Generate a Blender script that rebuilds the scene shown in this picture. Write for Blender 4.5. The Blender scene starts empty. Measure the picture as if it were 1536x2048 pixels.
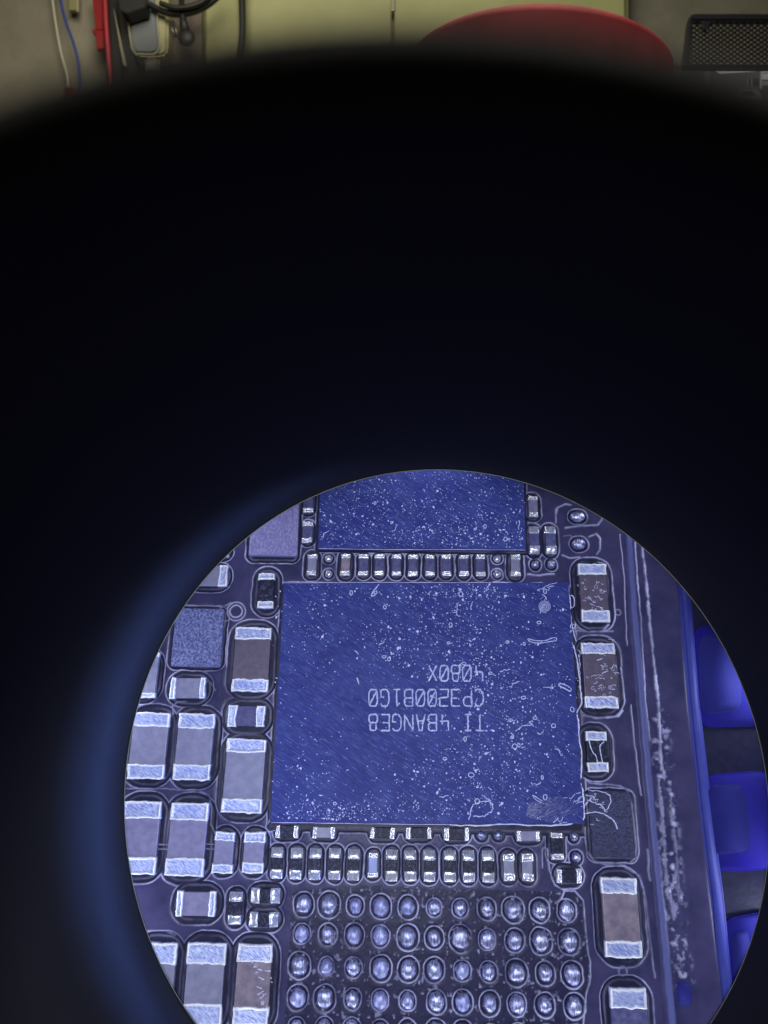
import bpy, bmesh, math, random
import numpy as np
from mathutils import Vector, Matrix
random.seed(7); RNG = np.random.RandomState(11)
S = bpy.context.scene; COL = S.collection
F = 1537.0                                   # focal length in photo pixels (1 unit = 1 cm)

# ------------------------------------------------------------------ camera
cd = bpy.data.cameras.new('camera'); cam = bpy.data.objects.new('camera', cd); COL.objects.link(cam)
cd.sensor_fit = 'VERTICAL'; cd.sensor_height = 24.0; cd.lens = 24.0 * F / 2048.0
cam.rotation_euler = (math.radians(90), 0, 0)
cd.clip_start = 0.05; cd.clip_end = 1000
cd.dof.use_dof = True; cd.dof.focus_distance = 15.2; cd.dof.aperture_fstop = 0.30
S.camera = cam
w = bpy.data.worlds.new('World'); S.world = w; w.use_nodes = True
w.node_tree.nodes['Background'].inputs[0].default_value = (0.35, 0.36, 0.3, 1)
w.node_tree.nodes['Background'].inputs[1].default_value = 0.03
S.view_settings.view_transform = 'Standard'; S.view_settings.look = 'None'
S.view_settings.exposure = 0.0; S.view_settings.gamma = 1.0

# ------------------------------------------------------------------ board frame (the board leans back 18 degrees)
V_ = Vector((75 / F, 1, 4604 / F)).normalized()
U_ = (Vector((1, 0, 0)) - V_ * V_.x).normalized()
N_ = U_.cross(V_).normalized()               # towards the camera
if N_.y > 0: N_ = -N_
C0 = Vector(((894 - 768) / F, 1, (1024 - 1631) / F)) * 15.37
BM = Matrix(((U_.x, V_.x, N_.x, C0.x), (U_.y, V_.y, N_.y, C0.y), (U_.z, V_.z, N_.z, C0.z), (0, 0, 0, 1)))

def up(px, py, h=0.0):                       # where the sight line of a photo pixel meets the board, h above it
    r = Vector(((px - 768) / F, 1, (1024 - py) / F))
    t = (N_.dot(C0) + h) / N_.dot(r)
    d = r * t - C0
    return d.dot(U_), d.dot(V_)
def at(px, py, depth): return Vector(((px - 768) / F * depth, depth, (1024 - py) / F * depth))

# ------------------------------------------------------------------ lamps
def area(name, loc, target, size, power, color, size_y=None, spread=None):
    l = bpy.data.lights.new(name, 'AREA'); l.energy = power; l.color = color; l.size = size
    if size_y: l.shape = 'RECTANGLE'; l.size_y = size_y
    if spread: l.spread = spread
    o = bpy.data.objects.new(name, l); COL.objects.link(o); o.location = loc
    o.rotation_euler = (Vector(target) - Vector(loc)).to_track_quat('-Z', 'Y').to_euler()
    return o
RING_W, MAIN_W, ROOM_W, HALO_FILL_W = 95.0, 9200.0, 10800.0, 360.0
for k in range(10):                          # ring light of the microscope, behind the field stop
    a = 2 * math.pi * (k + .5) / 10
    sy_ = 1631 - 691 * math.sin(a); e = up(894 + .029 * (sy_ - 1631) + 644 * math.cos(a), sy_, 1.0)
    k_ = 1 + 1.5 / math.hypot(*e)
    p = BM @ Vector((e[0] * k_, e[1] * k_, 0.85)); c = BM @ Vector((e[0] * .1, e[1] * .1, 0.0))
    area('ring_lamp', p, c, 2.2, RING_W * (.45 if math.sin(a) > .75 else 1), (0.80, 0.86, 1.0), 0.5)
sl = bpy.data.lights.new('coaxial_lamp', 'SPOT'); sl.energy = MAIN_W; sl.color = (0.80, 0.85, 1.0); sl.shadow_soft_size = .35
sl.spot_size = math.radians(56); sl.spot_blend = .45
so = bpy.data.objects.new('coaxial_lamp', sl); COL.objects.link(so); so.location = (0.12, -0.35, -0.38)
so.rotation_euler = ((BM @ Vector((-.5, -.1, 0))) - so.location).to_track_quat('-Z', 'Y').to_euler()
area('room_lamp', (-8, 22, 42), (0, 60, 22), 26, ROOM_W, (1.0, 0.93, 0.72))
area('overhead_fill', (6, 2, 46), (3, 12, 4), 24, 10500.0, (1.0, 0.95, 0.85))  # added unseen fill from above, brightens the red cap
area('halo_fill', (1.8, 9.0, -6.9), (-3.9, 9.6, -2.6), 1.2, HALO_FILL_W, (0.18, 0.32, 1.0), spread=math.radians(75))  # added blue light, imitates the scattered halo on the tube wall
area('halo_fill', (1.2, 12.3, -9.0), (-5.6, 12.4, -2.6), 1.0, HALO_FILL_W * .45, (0.18, 0.32, 1.0), spread=math.radians(80))  # second added light, closes the halo's gap near the stop


# ------------------------------------------------------------------ materials
def mat(name, color, rough=.5, metal=0.0, spec=.5, emit=None):
    m = bpy.data.materials.new(name); m.use_nodes = True
    b = m.node_tree.nodes['Principled BSDF']
    b.inputs['Base Color'].default_value = (*color, 1); b.inputs['Roughness'].default_value = rough
    b.inputs['Metallic'].default_value = metal; b.inputs['Specular IOR Level'].default_value = spec
    if emit: b.inputs['Emission Color'].default_value = (*color, 1); b.inputs['Emission Strength'].default_value = emit
    return m
def N(m, t, **kw):
    n = m.node_tree.nodes.new(t)
    for k, v in kw.items():
        if k in n.inputs: n.inputs[k].default_value = v
        else: setattr(n, k, v)
    return n
def L(m, a, b): m.node_tree.links.new(a, b)
def grain(m, c1, c2, scale, stretch=(1, 1, 1), rot=0.0, lo=.35, hi=.65, bump=0.0, detail=6, bscale=None):
    """mixes two colours by noise and roughens the surface with it"""
    b = m.node_tree.nodes['Principled BSDF']
    tc = N(m, 'ShaderNodeTexCoord'); oi = N(m, 'ShaderNodeObjectInfo'); ad = N(m, 'ShaderNodeVectorMath', operation='ADD')
    sc = N(m, 'ShaderNodeVectorMath', operation='SCALE'); sc.inputs[0].default_value = (37, 19, 5)
    L(m, oi.outputs['Random'], sc.inputs['Scale']); L(m, tc.outputs['Object'], ad.inputs[0]); L(m, sc.outputs[0], ad.inputs[1])
    r0 = N(m, 'ShaderNodeMapping'); r0.inputs['Rotation'].default_value = (0, 0, rot)
    mp = N(m, 'ShaderNodeMapping'); mp.inputs['Scale'].default_value = stretch
    L(m, ad.outputs[0], r0.inputs[0]); L(m, r0.outputs[0], mp.inputs[0])
    n = N(m, 'ShaderNodeTexNoise', Scale=scale, Detail=detail, Roughness=.6); L(m, mp.outputs[0], n.inputs['Vector'])
    cr = N(m, 'ShaderNodeValToRGB'); cr.color_ramp.elements[0].position = lo; cr.color_ramp.elements[1].position = hi
    cr.color_ramp.elements[0].color = (*c1, 1); cr.color_ramp.elements[1].color = (*c2, 1)
    L(m, n.outputs[0], cr.inputs[0]); L(m, cr.outputs[0], b.inputs['Base Color'])
    if bump:
        bp = N(m, 'ShaderNodeBump', Strength=1.0, Distance=bump)
        if bscale:
            n = N(m, 'ShaderNodeTexNoise', Scale=bscale, Detail=3, Roughness=.6); L(m, mp.outputs[0], n.inputs['Vector'])
        L(m, n.outputs[0], bp.inputs['Height']); L(m, bp.outputs[0], b.inputs['Normal'])
    return mp, cr
M = {}
def chip_mat(name, tint):
    m = mat(name, (.05, .08, .4), .62, .1, .3)
    mp, cr = grain(m, tuple(x * .72 for x in tint), tuple(x * 1.3 for x in tint), 9, (.22, 7, 1), math.radians(33), .36, .66, .0016, 9)
    # long bright scratches and cloudy smears over the grain
    b = m.node_tree.nodes['Principled BSDF']
    s = N(m, 'ShaderNodeTexNoise', Scale=16, Detail=2, Roughness=.5); L(m, mp.outputs[0], s.inputs['Vector'])
    r = N(m, 'ShaderNodeValToRGB'); r.color_ramp.elements[0].position = .585; r.color_ramp.elements[1].position = .70
    r.color_ramp.elements[1].color = (.55, .55, .55, 1); L(m, s.outputs[0], r.inputs[0])
    tc = N(m, 'ShaderNodeTexCoord'); cl = N(m, 'ShaderNodeTexNoise', Scale=1.3, Detail=6, Roughness=.65, Distortion=.8)
    L(m, tc.outputs['Object'], cl.inputs['Vector'])
    r2 = N(m, 'ShaderNodeValToRGB'); r2.color_ramp.elements[0].position = .42; r2.color_ramp.elements[1].position = .75; L(m, cl.outputs[0], r2.inputs[0])
    mx = N(m, 'ShaderNodeMix', data_type='RGBA'); L(m, r.outputs[0], mx.inputs[0]); L(m, cr.outputs[0], mx.inputs[6]); mx.inputs[7].default_value = (.26, .34, .78, 1)
    mu = N(m, 'ShaderNodeMath', operation='MULTIPLY'); mu.inputs[1].default_value = .3; L(m, r2.outputs[0], mu.inputs[0])
    m2 = N(m, 'ShaderNodeMix', data_type='RGBA'); L(m, mu.outputs[0], m2.inputs[0]); L(m, mx.outputs[2], m2.inputs[6]); m2.inputs[7].default_value = (.08, .13, .42, 1)
    L(m, m2.outputs[2], b.inputs['Base Color'])
    return m
M['chip'] = chip_mat('polished_blue_silicon', (.019, .028, .205))
M['chip_side'] = mat('chip_side', (.03, .03, .09), .5)
M['mark'] = mat('laser_mark', (.5, .58, .95), .5)
grain(M['mark'], (.26, .31, .72), (.66, .70, .98), 45, lo=.3, hi=.65)
M['flux'] = mat('flux_residue', (.6, .64, .98), .25)
M['ring'] = mat('flux_rim', (.66, .66, .98), .3)
M['mask'] = None
M['grey'] = mat('ceramic_grey', (.26, .25, .36), .45); grain(M['grey'], (.18, .185, .31), (.25, .25, .39), 6, bump=.002, bscale=30)
M['lilac'] = mat('ceramic_lilac', (.24, .2, .34), .45); grain(M['lilac'], (.18, .17, .31), (.245, .23, .40), 7, bump=.002, bscale=30)
M['brown'] = mat('ceramic_brown', (.1, .08, .12), .4); grain(M['brown'], (.085, .068, .12), (.125, .10, .16), 8, bump=.002, bscale=30)
M['tan'] = mat('ceramic_tan', (.2, .16, .2), .4); grain(M['tan'], (.15, .125, .19), (.27, .22, .29), 5, bump=.004, bscale=24)
M['dark'] = mat('resistor_black', (.012, .012, .035), .5, 0, .2); grain(M['dark'], (.012, .013, .035), (.10, .105, .22), 18, lo=.48, hi=.8, bump=.003)
M['slate'] = mat('ceramic_slate', (.08, .08, .19), .5, 0, .25); grain(M['slate'], (.06, .06, .17), (.12, .12, .27), 9, bump=.002)
M['blue'] = mat('ceramic_pale_blue', (.2, .26, .62), .4); grain(M['blue'], (.17, .22, .56), (.24, .3, .68), 9)
def paint_glint(m, c):                               # bright glints on the terminals, painted into the base colour
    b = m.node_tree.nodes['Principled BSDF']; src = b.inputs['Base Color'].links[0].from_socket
    a = N(m, 'ShaderNodeAttribute', attribute_name='glint'); x = N(m, 'ShaderNodeMix', data_type='RGBA')
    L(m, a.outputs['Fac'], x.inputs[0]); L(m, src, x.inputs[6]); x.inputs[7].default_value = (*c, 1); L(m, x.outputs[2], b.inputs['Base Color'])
M['term'] = mat('tinned_terminal', (.5, .58, .95), .4, .2)
grain(M['term'], (.12, .18, .62), (.80, .86, 1.0), 20, (.5, 3.5, 1), math.radians(35), .36, .70, .006, 5); paint_glint(M['term'], (.97, .98, 1.0))
M['tin'] = mat('shiny_solder', (.75, .78, .95), .27, .6)
grain(M['tin'], (.30, .35, .74), (.93, .95, 1.0), 16, (1.6, .6, 1), 0, .3, .7, .007, 4); paint_glint(M['tin'], (.97, .98, 1.0))
M['ball'] = mat('dull_solder', (.4, .42, .75), .36, .85)
grain(M['ball'], (.17, .19, .5), (.75, .78, 1.0), 12, (3.0, .6, 1), 0, .35, .7, .016, 5)
M['ball2'] = mat('frosted_solder', (.3, .33, .7), .48, .7); grain(M['ball2'], (.16, .18, .5), (.6, .64, .97), 10, (2, .7, 1), .3, .3, .75, .02, 5)
M['pkg'] = mat('moulded_package', (.1, .11, .3), .55); grain(M['pkg'], (.045, .055, .2), (.24, .27, .55), 26, lo=.4, hi=.66, bump=.012, detail=3)
M['pkg_pale'] = mat('moulded_package_pale', (.2, .19, .42), .5); grain(M['pkg_pale'], (.16, .15, .36), (.3, .28, .56), 28, (1, .55, 1), 0, .4, .66, .008, 3)
M['pkg_dark'] = mat('moulded_package_dark', (.03, .03, .1), .4); grain(M['pkg_dark'], (.010, .012, .05), (.065, .07, .22), 20, (1, 2, 1), .2, .42, .72, .02, 5)
M['black'] = mat('black_rubber', (.01, .01, .012), .8, 0, .1); grain(M['black'], (.009, .009, .011), (.012, .012, .015), 3)
M['rubber'] = mat('eyecup_rubber', (.045, .045, .045), .85, 0, .2)
M['brass'] = mat('worn_stop_edge', (.34, .36, .2), .4, .3)
M['plate'] = mat('backing_plate', (.045, .04, .13), .7); grain(M['plate'], (.034, .030, .15), (.05, .046, .20), .8)
M['rail'] = mat('blue_rail', (.04, .06, .5), .6, 0, .25); grain(M['rail'], (.035, .04, .30), (.06, .08, .36), .9, lo=.3, hi=.7)
M['lid'] = mat('muted_blue_lid', (.04, .05, .2), .8, 0, .1); grain(M['lid'], (.017, .017, .16), (.028, .034, .21), .8, (1, .6, 1), .3, .3, .7)
M['socket'] = mat('blue_socket', (.03, .03, .55), .8, 0, .1); grain(M['socket'], (.016, .009, .25), (.022, .022, .21), .55, (1, .7, 1), .5, .35, .65)

# ------------------------------------------------------------------ object helpers
def link(name, me, m, parent=None, world=None):
    o = bpy.data.objects.new(name, me); COL.objects.link(o)
    if m is not None and not me.materials: me.materials.append(m)
    if parent is not None: o.parent = parent
    if world is not None: o.matrix_world = world
    return o
def thing(name, label, cat, world, group=None):
    o = bpy.data.objects.new(name, None); COL.objects.link(o); o.empty_display_size = .1
    o.matrix_world = world; o['label'] = label; o['category'] = cat
    if group: o['group'] = group
    return o
def tag(o, label, cat, group=None):
    o['label'] = label; o['category'] = cat
    if group: o['group'] = group
    return o
def pydata(name, v, f, smooth=False):
    me = bpy.data.meshes.new(name); me.from_pydata([tuple(map(float, p)) for p in v], [], [tuple(map(int, q)) for q in f])
    if smooth: me.polygons.foreach_set('use_smooth', [True] * len(me.polygons))
    me.update(); return me
def box_me(name, x0, x1, y0, y1, z0, z1, bev=.0, seg=2):
    bm = bmesh.new(); bmesh.ops.create_cube(bm, size=1)
    for v in bm.verts:
        v.co = Vector(((x0 + x1) / 2 + v.co.x * (x1 - x0), (y0 + y1) / 2 + v.co.y * (y1 - y0), (z0 + z1) / 2 + v.co.z * (z1 - z0)))
    if bev: bmesh.ops.bevel(bm, geom=list(bm.edges), offset=bev, segments=seg, affect='EDGES', profile=.5)
    me = bpy.data.meshes.new(name); bm.to_mesh(me); bm.free(); return me
def tube_vf(pts, r, n=6, closed=False, flat=1.0):
    pts = [Vector(p) for p in pts]; V = []; Fc = []; k = len(pts)
    rs = r if hasattr(r, '__len__') else [r] * k
    for i, p in enumerate(pts):
        a = pts[(i - 1) % k] if (closed or i > 0) else p; b = pts[(i + 1) % k] if (closed or i < k - 1) else p
        t = (b - a).normalized() if (b - a).length > 1e-9 else Vector((1, 0, 0))
        ref = Vector((0, 0, 1)) if abs(t.z) < .9 else Vector((0, 1, 0))
        s = t.cross(ref).normalized(); q = s.cross(t)
        for j in range(n):
            an = 2 * math.pi * j / n; V.append(p + (s * math.cos(an) + q * math.sin(an) * flat) * rs[i])
    m = k if closed else k - 1
    for i in range(m):
        for j in range(n):
            a = i * n + j; b = i * n + (j + 1) % n; c = ((i + 1) % k) * n + (j + 1) % n; d = ((i + 1) % k) * n + j
            Fc.append((a, b, c, d))
    if not closed: Fc.append(tuple(range(n))[::-1]); Fc.append(tuple((k - 1) * n + j for j in range(n)))
    return V, Fc
class Acc:
    def __init__(s): s.v = []; s.f = []
    def add(s, V, Fc):
        o = len(s.v); s.v += [tuple(p) for p in V]; s.f += [tuple(i + o for i in q) for q in Fc]
    def tube(s, pts, r, n=6, closed=False, flat=1.0): s.add(*tube_vf(pts, r, n, closed, flat))
    def mesh(s, name, smooth=True): return pydata(name, s.v, s.f, smooth)
def smooth_path(pts, n=8):
    P = [Vector(p) for p in pts]; out = []
    for i in range(len(P) - 1):
        p0 = P[max(i - 1, 0)]; p1 = P[i]; p2 = P[i + 1]; p3 = P[min(i + 2, len(P) - 1)]
        for k in range(n):
            t = k / n
            out.append(.5 * ((2 * p1) + (p2 - p0) * t + (2 * p0 - 5 * p1 + 4 * p2 - p3) * t * t + (3 * p1 - p0 - 3 * p2 + p3) * t ** 3))
    out.append(P[-1]); return out
TAB = RNG.rand(256, 256)
def vn(x, y, s, seed=0):
    x = np.asarray(x) * s + seed * 17.3 + 500; y = np.asarray(y) * s + seed * 7.7 + 500
    xi = np.floor(x).astype(int); yi = np.floor(y).astype(int); fx = x - xi; fy = y - yi
    fx = fx * fx * (3 - 2 * fx); fy = fy * fy * (3 - 2 * fy)
    g = lambda a, b: TAB[a % 256, b % 256]
    return (g(xi, yi) * (1 - fx) + g(xi + 1, yi) * fx) * (1 - fy) + (g(xi, yi + 1) * (1 - fx) + g(xi + 1, yi + 1) * fx) * fy
def fbm(x, y, s, seed=0, o=4):
    r = 0; a = .5
    for i in range(o): r = r + a * vn(x, y, s * 2 ** i, seed + i); a *= .5
    return r / (1 - .5 ** o)
def hf(name, x0, x1, y0, y1, nx, ny, fn, z0=0.0, smooth=True):
    """a slab whose top is a height field; the sides go straight down to z0"""
    X, Y = np.meshgrid(np.linspace(x0, x1, nx), np.linspace(y0, y1, ny)); Z = fn(X, Y)
    top = np.stack([X, Y, Z], -1).reshape(-1, 3); v = top.tolist(); f = []
    for j in range(ny - 1):
        for i in range(nx - 1): a = j * nx + i; f.append((a, a + 1, a + nx + 1, a + nx))
    loop = [i for i in range(nx)] + [j * nx + nx - 1 for j in range(1, ny)] + [(ny - 1) * nx + i for i in range(nx - 2, -1, -1)] + [j * nx for j in range(ny - 2, 0, -1)]
    b = len(v)
    for i in loop: v.append([v[i][0], v[i][1], z0])
    n = len(loop)
    for k in range(n): f.append((loop[k], b + k, b + (k + 1) % n, loop[(k + 1) % n]))
    f.append(tuple(b + k for k in range(n))[::-1])
    return pydata(name, v, f, smooth)
def dome_me(name, rx, ry, h, seg=20, rings=7, jit=.0, seed=0, power=2.0):
    v = [(0, 0, h)]; f = []
    for i in range(1, rings + 1):
        q = i / rings
        for j in range(seg):
            a = 2 * math.pi * j / seg
            k = 1 + jit * (float(vn(math.cos(a) * 1.3, math.sin(a) * 1.3, 1.5, seed)) - .5) * 2
            z = h * max(0, 1 - q ** power) ** .5
            v.append((rx * q * math.cos(a) * k, ry * q * math.sin(a) * k, z))
    for j in range(seg): f.append((0, 1 + j, 1 + (j + 1) % seg))
    for i in range(rings - 1):
        for j in range(seg):
            a = 1 + i * seg + j; b = 1 + i * seg + (j + 1) % seg; f.append((a, a + seg, b + seg, b))
    return pydata(name, v, f, True)

POCK = []      # pockets in the solder mask: (a, b, half_w, half_h, corner)
def place(px, py, h=0.0):
    a, b = up(px, py, h); return a, b, BM @ Matrix.Translation((a, b, 0))
def half(px, py, wpx, hpx, h):
    a0, b0 = up(px - wpx / 2, py, h); a1, b1 = up(px + wpx / 2, py, h)
    c0 = up(px, py - hpx / 2, h); c1 = up(px, py + hpx / 2, h)
    return abs(a1 - a0) / 2, abs(c0[1] - c1[1]) / 2

seedc = [0]
def terminal_me(w, l, h, outer, rnd, big, seed):
    """w across, l along; +y is the outer end. big: flat pad with raised rough rim; else rounded solder"""
    nx, ny = (34, 18) if big else (16, 12)
    def fn(X, Y):
        u = X / (w / 2); v = (Y) / (l / 2)
        wob = (fbm(X, Y, 9, seed) - .5)
        dx = w / 2 - np.abs(X); dy = l / 2 - np.abs(Y); d = np.minimum(dx, dy)
        if big:
            d = d + wob * .02
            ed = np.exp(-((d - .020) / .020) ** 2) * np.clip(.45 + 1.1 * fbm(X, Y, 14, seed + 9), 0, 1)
            z = h + .022 * np.exp(-((d - .022) / .018) ** 2) - .020 * np.clip(1 - d / .012, 0, 1.6) ** 2
            z += .010 * (fbm(X, Y, 22, seed + 3) - .5)
            if rnd: z -= .10 * np.clip(np.abs(u) - .72, 0, 1) ** 1.0 * rnd + .05 * np.clip(v, 0, 1) ** 3 * rnd
        else:
            e = np.clip(1 - np.abs(u) ** 4, 0, 1) ** .5
            z = h * (.35 + .65 * np.cos(np.clip((v + .75) / 1.75, 0, 1) * 1.42)) * (.72 + .28 * e) + .012
            z += .012 * (fbm(X, Y, 20, seed) - .5) - .01 * np.clip(-v - .6, 0, 1)
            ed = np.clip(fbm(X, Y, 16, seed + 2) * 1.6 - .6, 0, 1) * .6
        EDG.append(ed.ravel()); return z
    EDG = []; me = hf('terminal', -w / 2, w / 2, -l / 2, l / 2, nx, ny, fn, 0.0)
    c = np.zeros(len(me.vertices) * 3, np.float32); me.vertices.foreach_get('co', c); c = c.reshape(-1, 3)
    jx = (fbm(c[:, 0], c[:, 1], 7, seed + 21) - .5) * (.04 if big else .02); jy = (fbm(c[:, 0], c[:, 1], 8, seed + 27) - .5) * (.05 if big else .03)
    c[:, 0] += jx; c[:, 1] += jy; me.vertices.foreach_set('co', c.ravel()); me.update()
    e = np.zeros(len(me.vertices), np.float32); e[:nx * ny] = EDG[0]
    me.attributes.new('glint', 'FLOAT', 'POINT').data.foreach_set('value', e); return me  # mask for the bright glints painted on the terminals
def cap(px, py, wpx, hpx, orient, tlen, body, label, kind='big', name='ceramic_capacitor', cat='capacitor', group=None, h=.13, rnd=0.0, pocket=15, pr=.16, term='term', narrow=.0):
    """two-terminal chip component: body > and two terminals; orient v = terminals above and below"""
    a, b, Wm = place(px, py, h); hw, hh = half(px, py, wpx, hpx, h)
    jr = math.radians(random.uniform(-.8, .8)); Wm = Wm @ Matrix.Rotation(jr, 4, 'Z')
    t = thing(name, label, cat, Wm, group)
    if orient == 'h': hw, hh = hh, hw
    tl = tlen * .01; big = kind == 'big'; seedc[0] += 5
    bw = hw - (.012 if big else .006) - narrow; bh = hh - tl * (.75 if big else .8)
    bz = h if big else h * .8
    bo = link('body', box_me('body', -bw, bw, -bh, bh, .0, bz, .018 if big else .012, 3), M[body], t)
    m4 = Matrix.Rotation(math.radians(90), 4, 'Z') if orient == 'h' else Matrix.Identity(4)
    bo.matrix_local = m4
    for s in (1, -1):
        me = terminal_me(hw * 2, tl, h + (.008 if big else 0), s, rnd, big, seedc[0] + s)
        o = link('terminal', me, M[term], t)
        o.matrix_local = m4 @ Matrix.Translation((0, s * (hh - tl / 2), 0)) @ (Matrix.Rotation(math.pi, 4, 'Z') if s < 0 else Matrix.Identity(4))
    if pocket:
        H, K = (hh, hw) if orient == 'h' else (hw, hh)
        POCK.append((a, b, H + pocket * .01, K + pocket * .012, min(H, K) * .7 + pr))
    return t
def ball(px, py, rx, ry, label, group, ring=5, h=.11, name='solder_ball', m='ball'):
    a, b, Wm = place(px, py, .05); seedc[0] += 1
    o = link(name, dome_me('solder_ball', rx * .01, ry * .01, h, 20, 8, .13, seedc[0]), M[m], None, Wm)
    tag(o, label, 'solder ball', group)
    if ring: POCK.append((a, b, (rx + ring) * .01, (ry + ring) * .01, (rx + ring) * .0099))
    return o
ORD = ['first', 'second', 'third', 'fourth', 'fifth', 'sixth', 'seventh', 'eighth', 'ninth', 'tenth', 'eleventh', 'twelfth', 'thirteenth', 'fourteenth']

# ------------------------------------------------------------------ large grey capacitors, left of the big chip
G1 = 'large grey capacitors at the left edge of the view'
cap(297, 1491, 74, 134, 'v', 29, 'grey', 'large grey capacitor cut by the circle edge, left one of the upper pair', group=G1)
cap(388, 1493, 74, 134, 'v', 30, 'grey', 'large grey capacitor with bright blue ends, right one of the upper pair', group=G1)
cap(279, 1675, 76, 147, 'v', 32, 'lilac', 'large lilac grey capacitor cut by the circle edge, left one of the lower pair', group=G1)
cap(374, 1678, 77, 148, 'v', 33, 'lilac', 'large lilac grey capacitor, right one of the lower pair above the sideways capacitor', group=G1)
cap(408, 1968, 78, 166, 'v', 36, 'grey', 'large grey capacitor at the bottom beside the tan one', group=G1)
cap(309, 1966, 78, 162, 'v', 36, 'grey', 'large grey capacitor mostly hidden by the circle edge at the bottom left', group=G1)
cap(488, 1551, 81, 149, 'v', 27, 'grey', 'tall grey capacitor close to the lower left edge of the big blue chip')
cap(503, 1318, 74, 130, 'v', 27, 'brown', 'dark brown capacitor with swollen bright ends beside the big blue chip', rnd=.5)
cap(505, 1969, 71, 164, 'v', 31, 'tan', 'tan capacitor smeared with flux at the bottom of the view', rnd=.6, narrow=.0)
cap(493, 1432, 75, 43, 'h', 19, 'slate', 'sideways dark slate capacitor between the brown and the tall grey one', pocket=16, pr=.2)
cap(447, 1705, 41, 84, 'v', 17, 'lilac', 'medium lilac capacitor, left one of the two above the small dark cluster', group='medium lilac capacitors side by side', pocket=9)
cap(507, 1705, 43, 84, 'v', 20, 'lilac', 'medium lilac capacitor touching the left end of the row of dark resistors', group='medium lilac capacitors side by side', pocket=9)
cap(392, 1808, 79, 51, 'h', 13, 'lilac', 'sideways pinkish capacitor with thin white ends below the lower pair', pocket=14, pr=.2)
cap(376, 1376, 70, 43, 'h', 12, 'grey', 'sideways pale grey capacitor with thin white ends under the square textured chip', pocket=13, pr=.2)
cap(286, 1349, 58, 92, 'v', 11, 'grey', 'narrow sliver of a capacitor with two white ends at the left circle edge', pocket=10)
cap(412, 1151, 86, 42, 'h', 19, 'grey', 'pale sideways capacitor with one white end showing at the upper left circle edge', pocket=9)
cap(420, 1101, 78, 26, 'h', 13, 'grey', 'white tip of a capacitor almost hidden by the upper left circle edge', pocket=6)
cap(532, 1181, 33, 70, 'v', 15, 'dark', 'black resistor with white ends in a pill shaped pocket above the brown capacitor', name='chip_resistor', cat='resistor', pocket=15, pr=.2)
G2 = 'small parts in the lower left cluster'
cap(470, 1817, 27, 66, 'v', 16, 'dark', 'upright black resistor beside two sideways ones in the lower left cluster', 'small', 'chip_resistor', 'resistor', G2, h=.10, pocket=8, term='tin')
cap(530, 1792, 58, 31, 'h', 17, 'dark', 'upper of two sideways black resistors in pill shaped pockets, lower left cluster', 'small', 'chip_resistor', 'resistor', G2, h=.10, pocket=9, term='tin', pr=.3)
cap(527, 1840, 58, 31, 'h', 17, 'dark', 'lower of two sideways black resistors in pill shaped pockets, lower left cluster', 'small', 'chip_resistor', 'resistor', G2, h=.10, pocket=9, term='tin', pr=.3)
# top left column
cap(615, 1064, 23, 43, 'v', 12, 'slate', 'small slate capacitor beside the lower left corner of the upper blue chip', h=.09, pocket=6, term='tin')
cap(617, 1003, 23, 44, 'v', 12, 'slate', 'small slate capacitor at the circle edge left of the upper blue chip', h=.09, pocket=6, term='tin')

# ------------------------------------------------------------------ row between the two blue chips
G3 = 'small capacitors in the row between the two blue chips'
xs = [624, 691, 727, 759, 793, 826, 860, 893, 928, 961, 1031]
bd = ['grey', 'tan', 'slate', 'slate', 'slate', 'slate', 'slate', 'slate', 'slate', 'slate', 'grey']
for k, x in enumerate(xs):
    if k == 0: lb = 'small grey capacitor at the left end of the row between the two blue chips'
    elif k == 10: lb = 'small grey capacitor with a six sided patch, right end of the upper row'
    elif k == 1: lb = 'small brownish capacitor just right of the two solder dots in the upper row'
    else: lb = f'{ORD[k]} small slate capacitor from the left in the row between the two blue chips'
    cap(x, 1130 + (x - 800) * .004, 20, 44, 'v', 11, bd[k], lb, group=G3, h=.075, pocket=7 if 1 < k < 10 else 9, term='tin', pr=.1)
G4 = 'paired solder dots without a part between the blue chips'
for x, y, lb in ((657, 1116, 'upper left solder dot of the row between the blue chips'), (657, 1147, 'lower left solder dot of the row between the blue chips'),
                 (995, 1116, 'upper right solder dot of the row between the blue chips'), (995, 1147, 'lower right solder dot of the row between the blue chips')):
    ball(x, y, 9, 9, lb, G4, 4, .07, 'solder_dot', 'tin')

# ------------------------------------------------------------------ right of the upper chip
cap(1066, 1012, 20, 42, 'v', 11, 'lilac', 'small pale capacitor right of the upper blue chip near the circle edge', h=.08, pocket=9, term='tin')
G5 = 'pair of dark capacitors right of the upper chip'
cap(1069, 1079, 21, 56, 'v', 18, 'slate', 'left one of two upright dark capacitors at the upper chip corner', 'small', group=G5, h=.10, pocket=8, term='tin', pr=.2)
cap(1102, 1079, 21, 56, 'v', 18, 'slate', 'right one of two upright dark capacitors at the upper chip corner', 'small', group=G5, h=.10, pocket=8, term='tin', pr=.2)
G6 = 'bare solder dots right of the upper chip'
ball(1071, 1128, 9, 10, 'small solder dot below the left dark capacitor at the upper chip corner', G6, 5, .09, 'solder_dot')
ball(1103, 1128, 9, 10, 'small solder dot below the right dark capacitor at the upper chip corner', G6, 5, .09, 'solder_dot')
ball(1156, 1032, 17, 13, 'wide oval solder dot near the upper right circle edge', G6, 5, .10, 'solder_dot')
ball(1159, 1087, 15, 13, 'oval solder dot right of the dark pair and above the speckled capacitor', G6, 6, .10, 'solder_dot')

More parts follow.
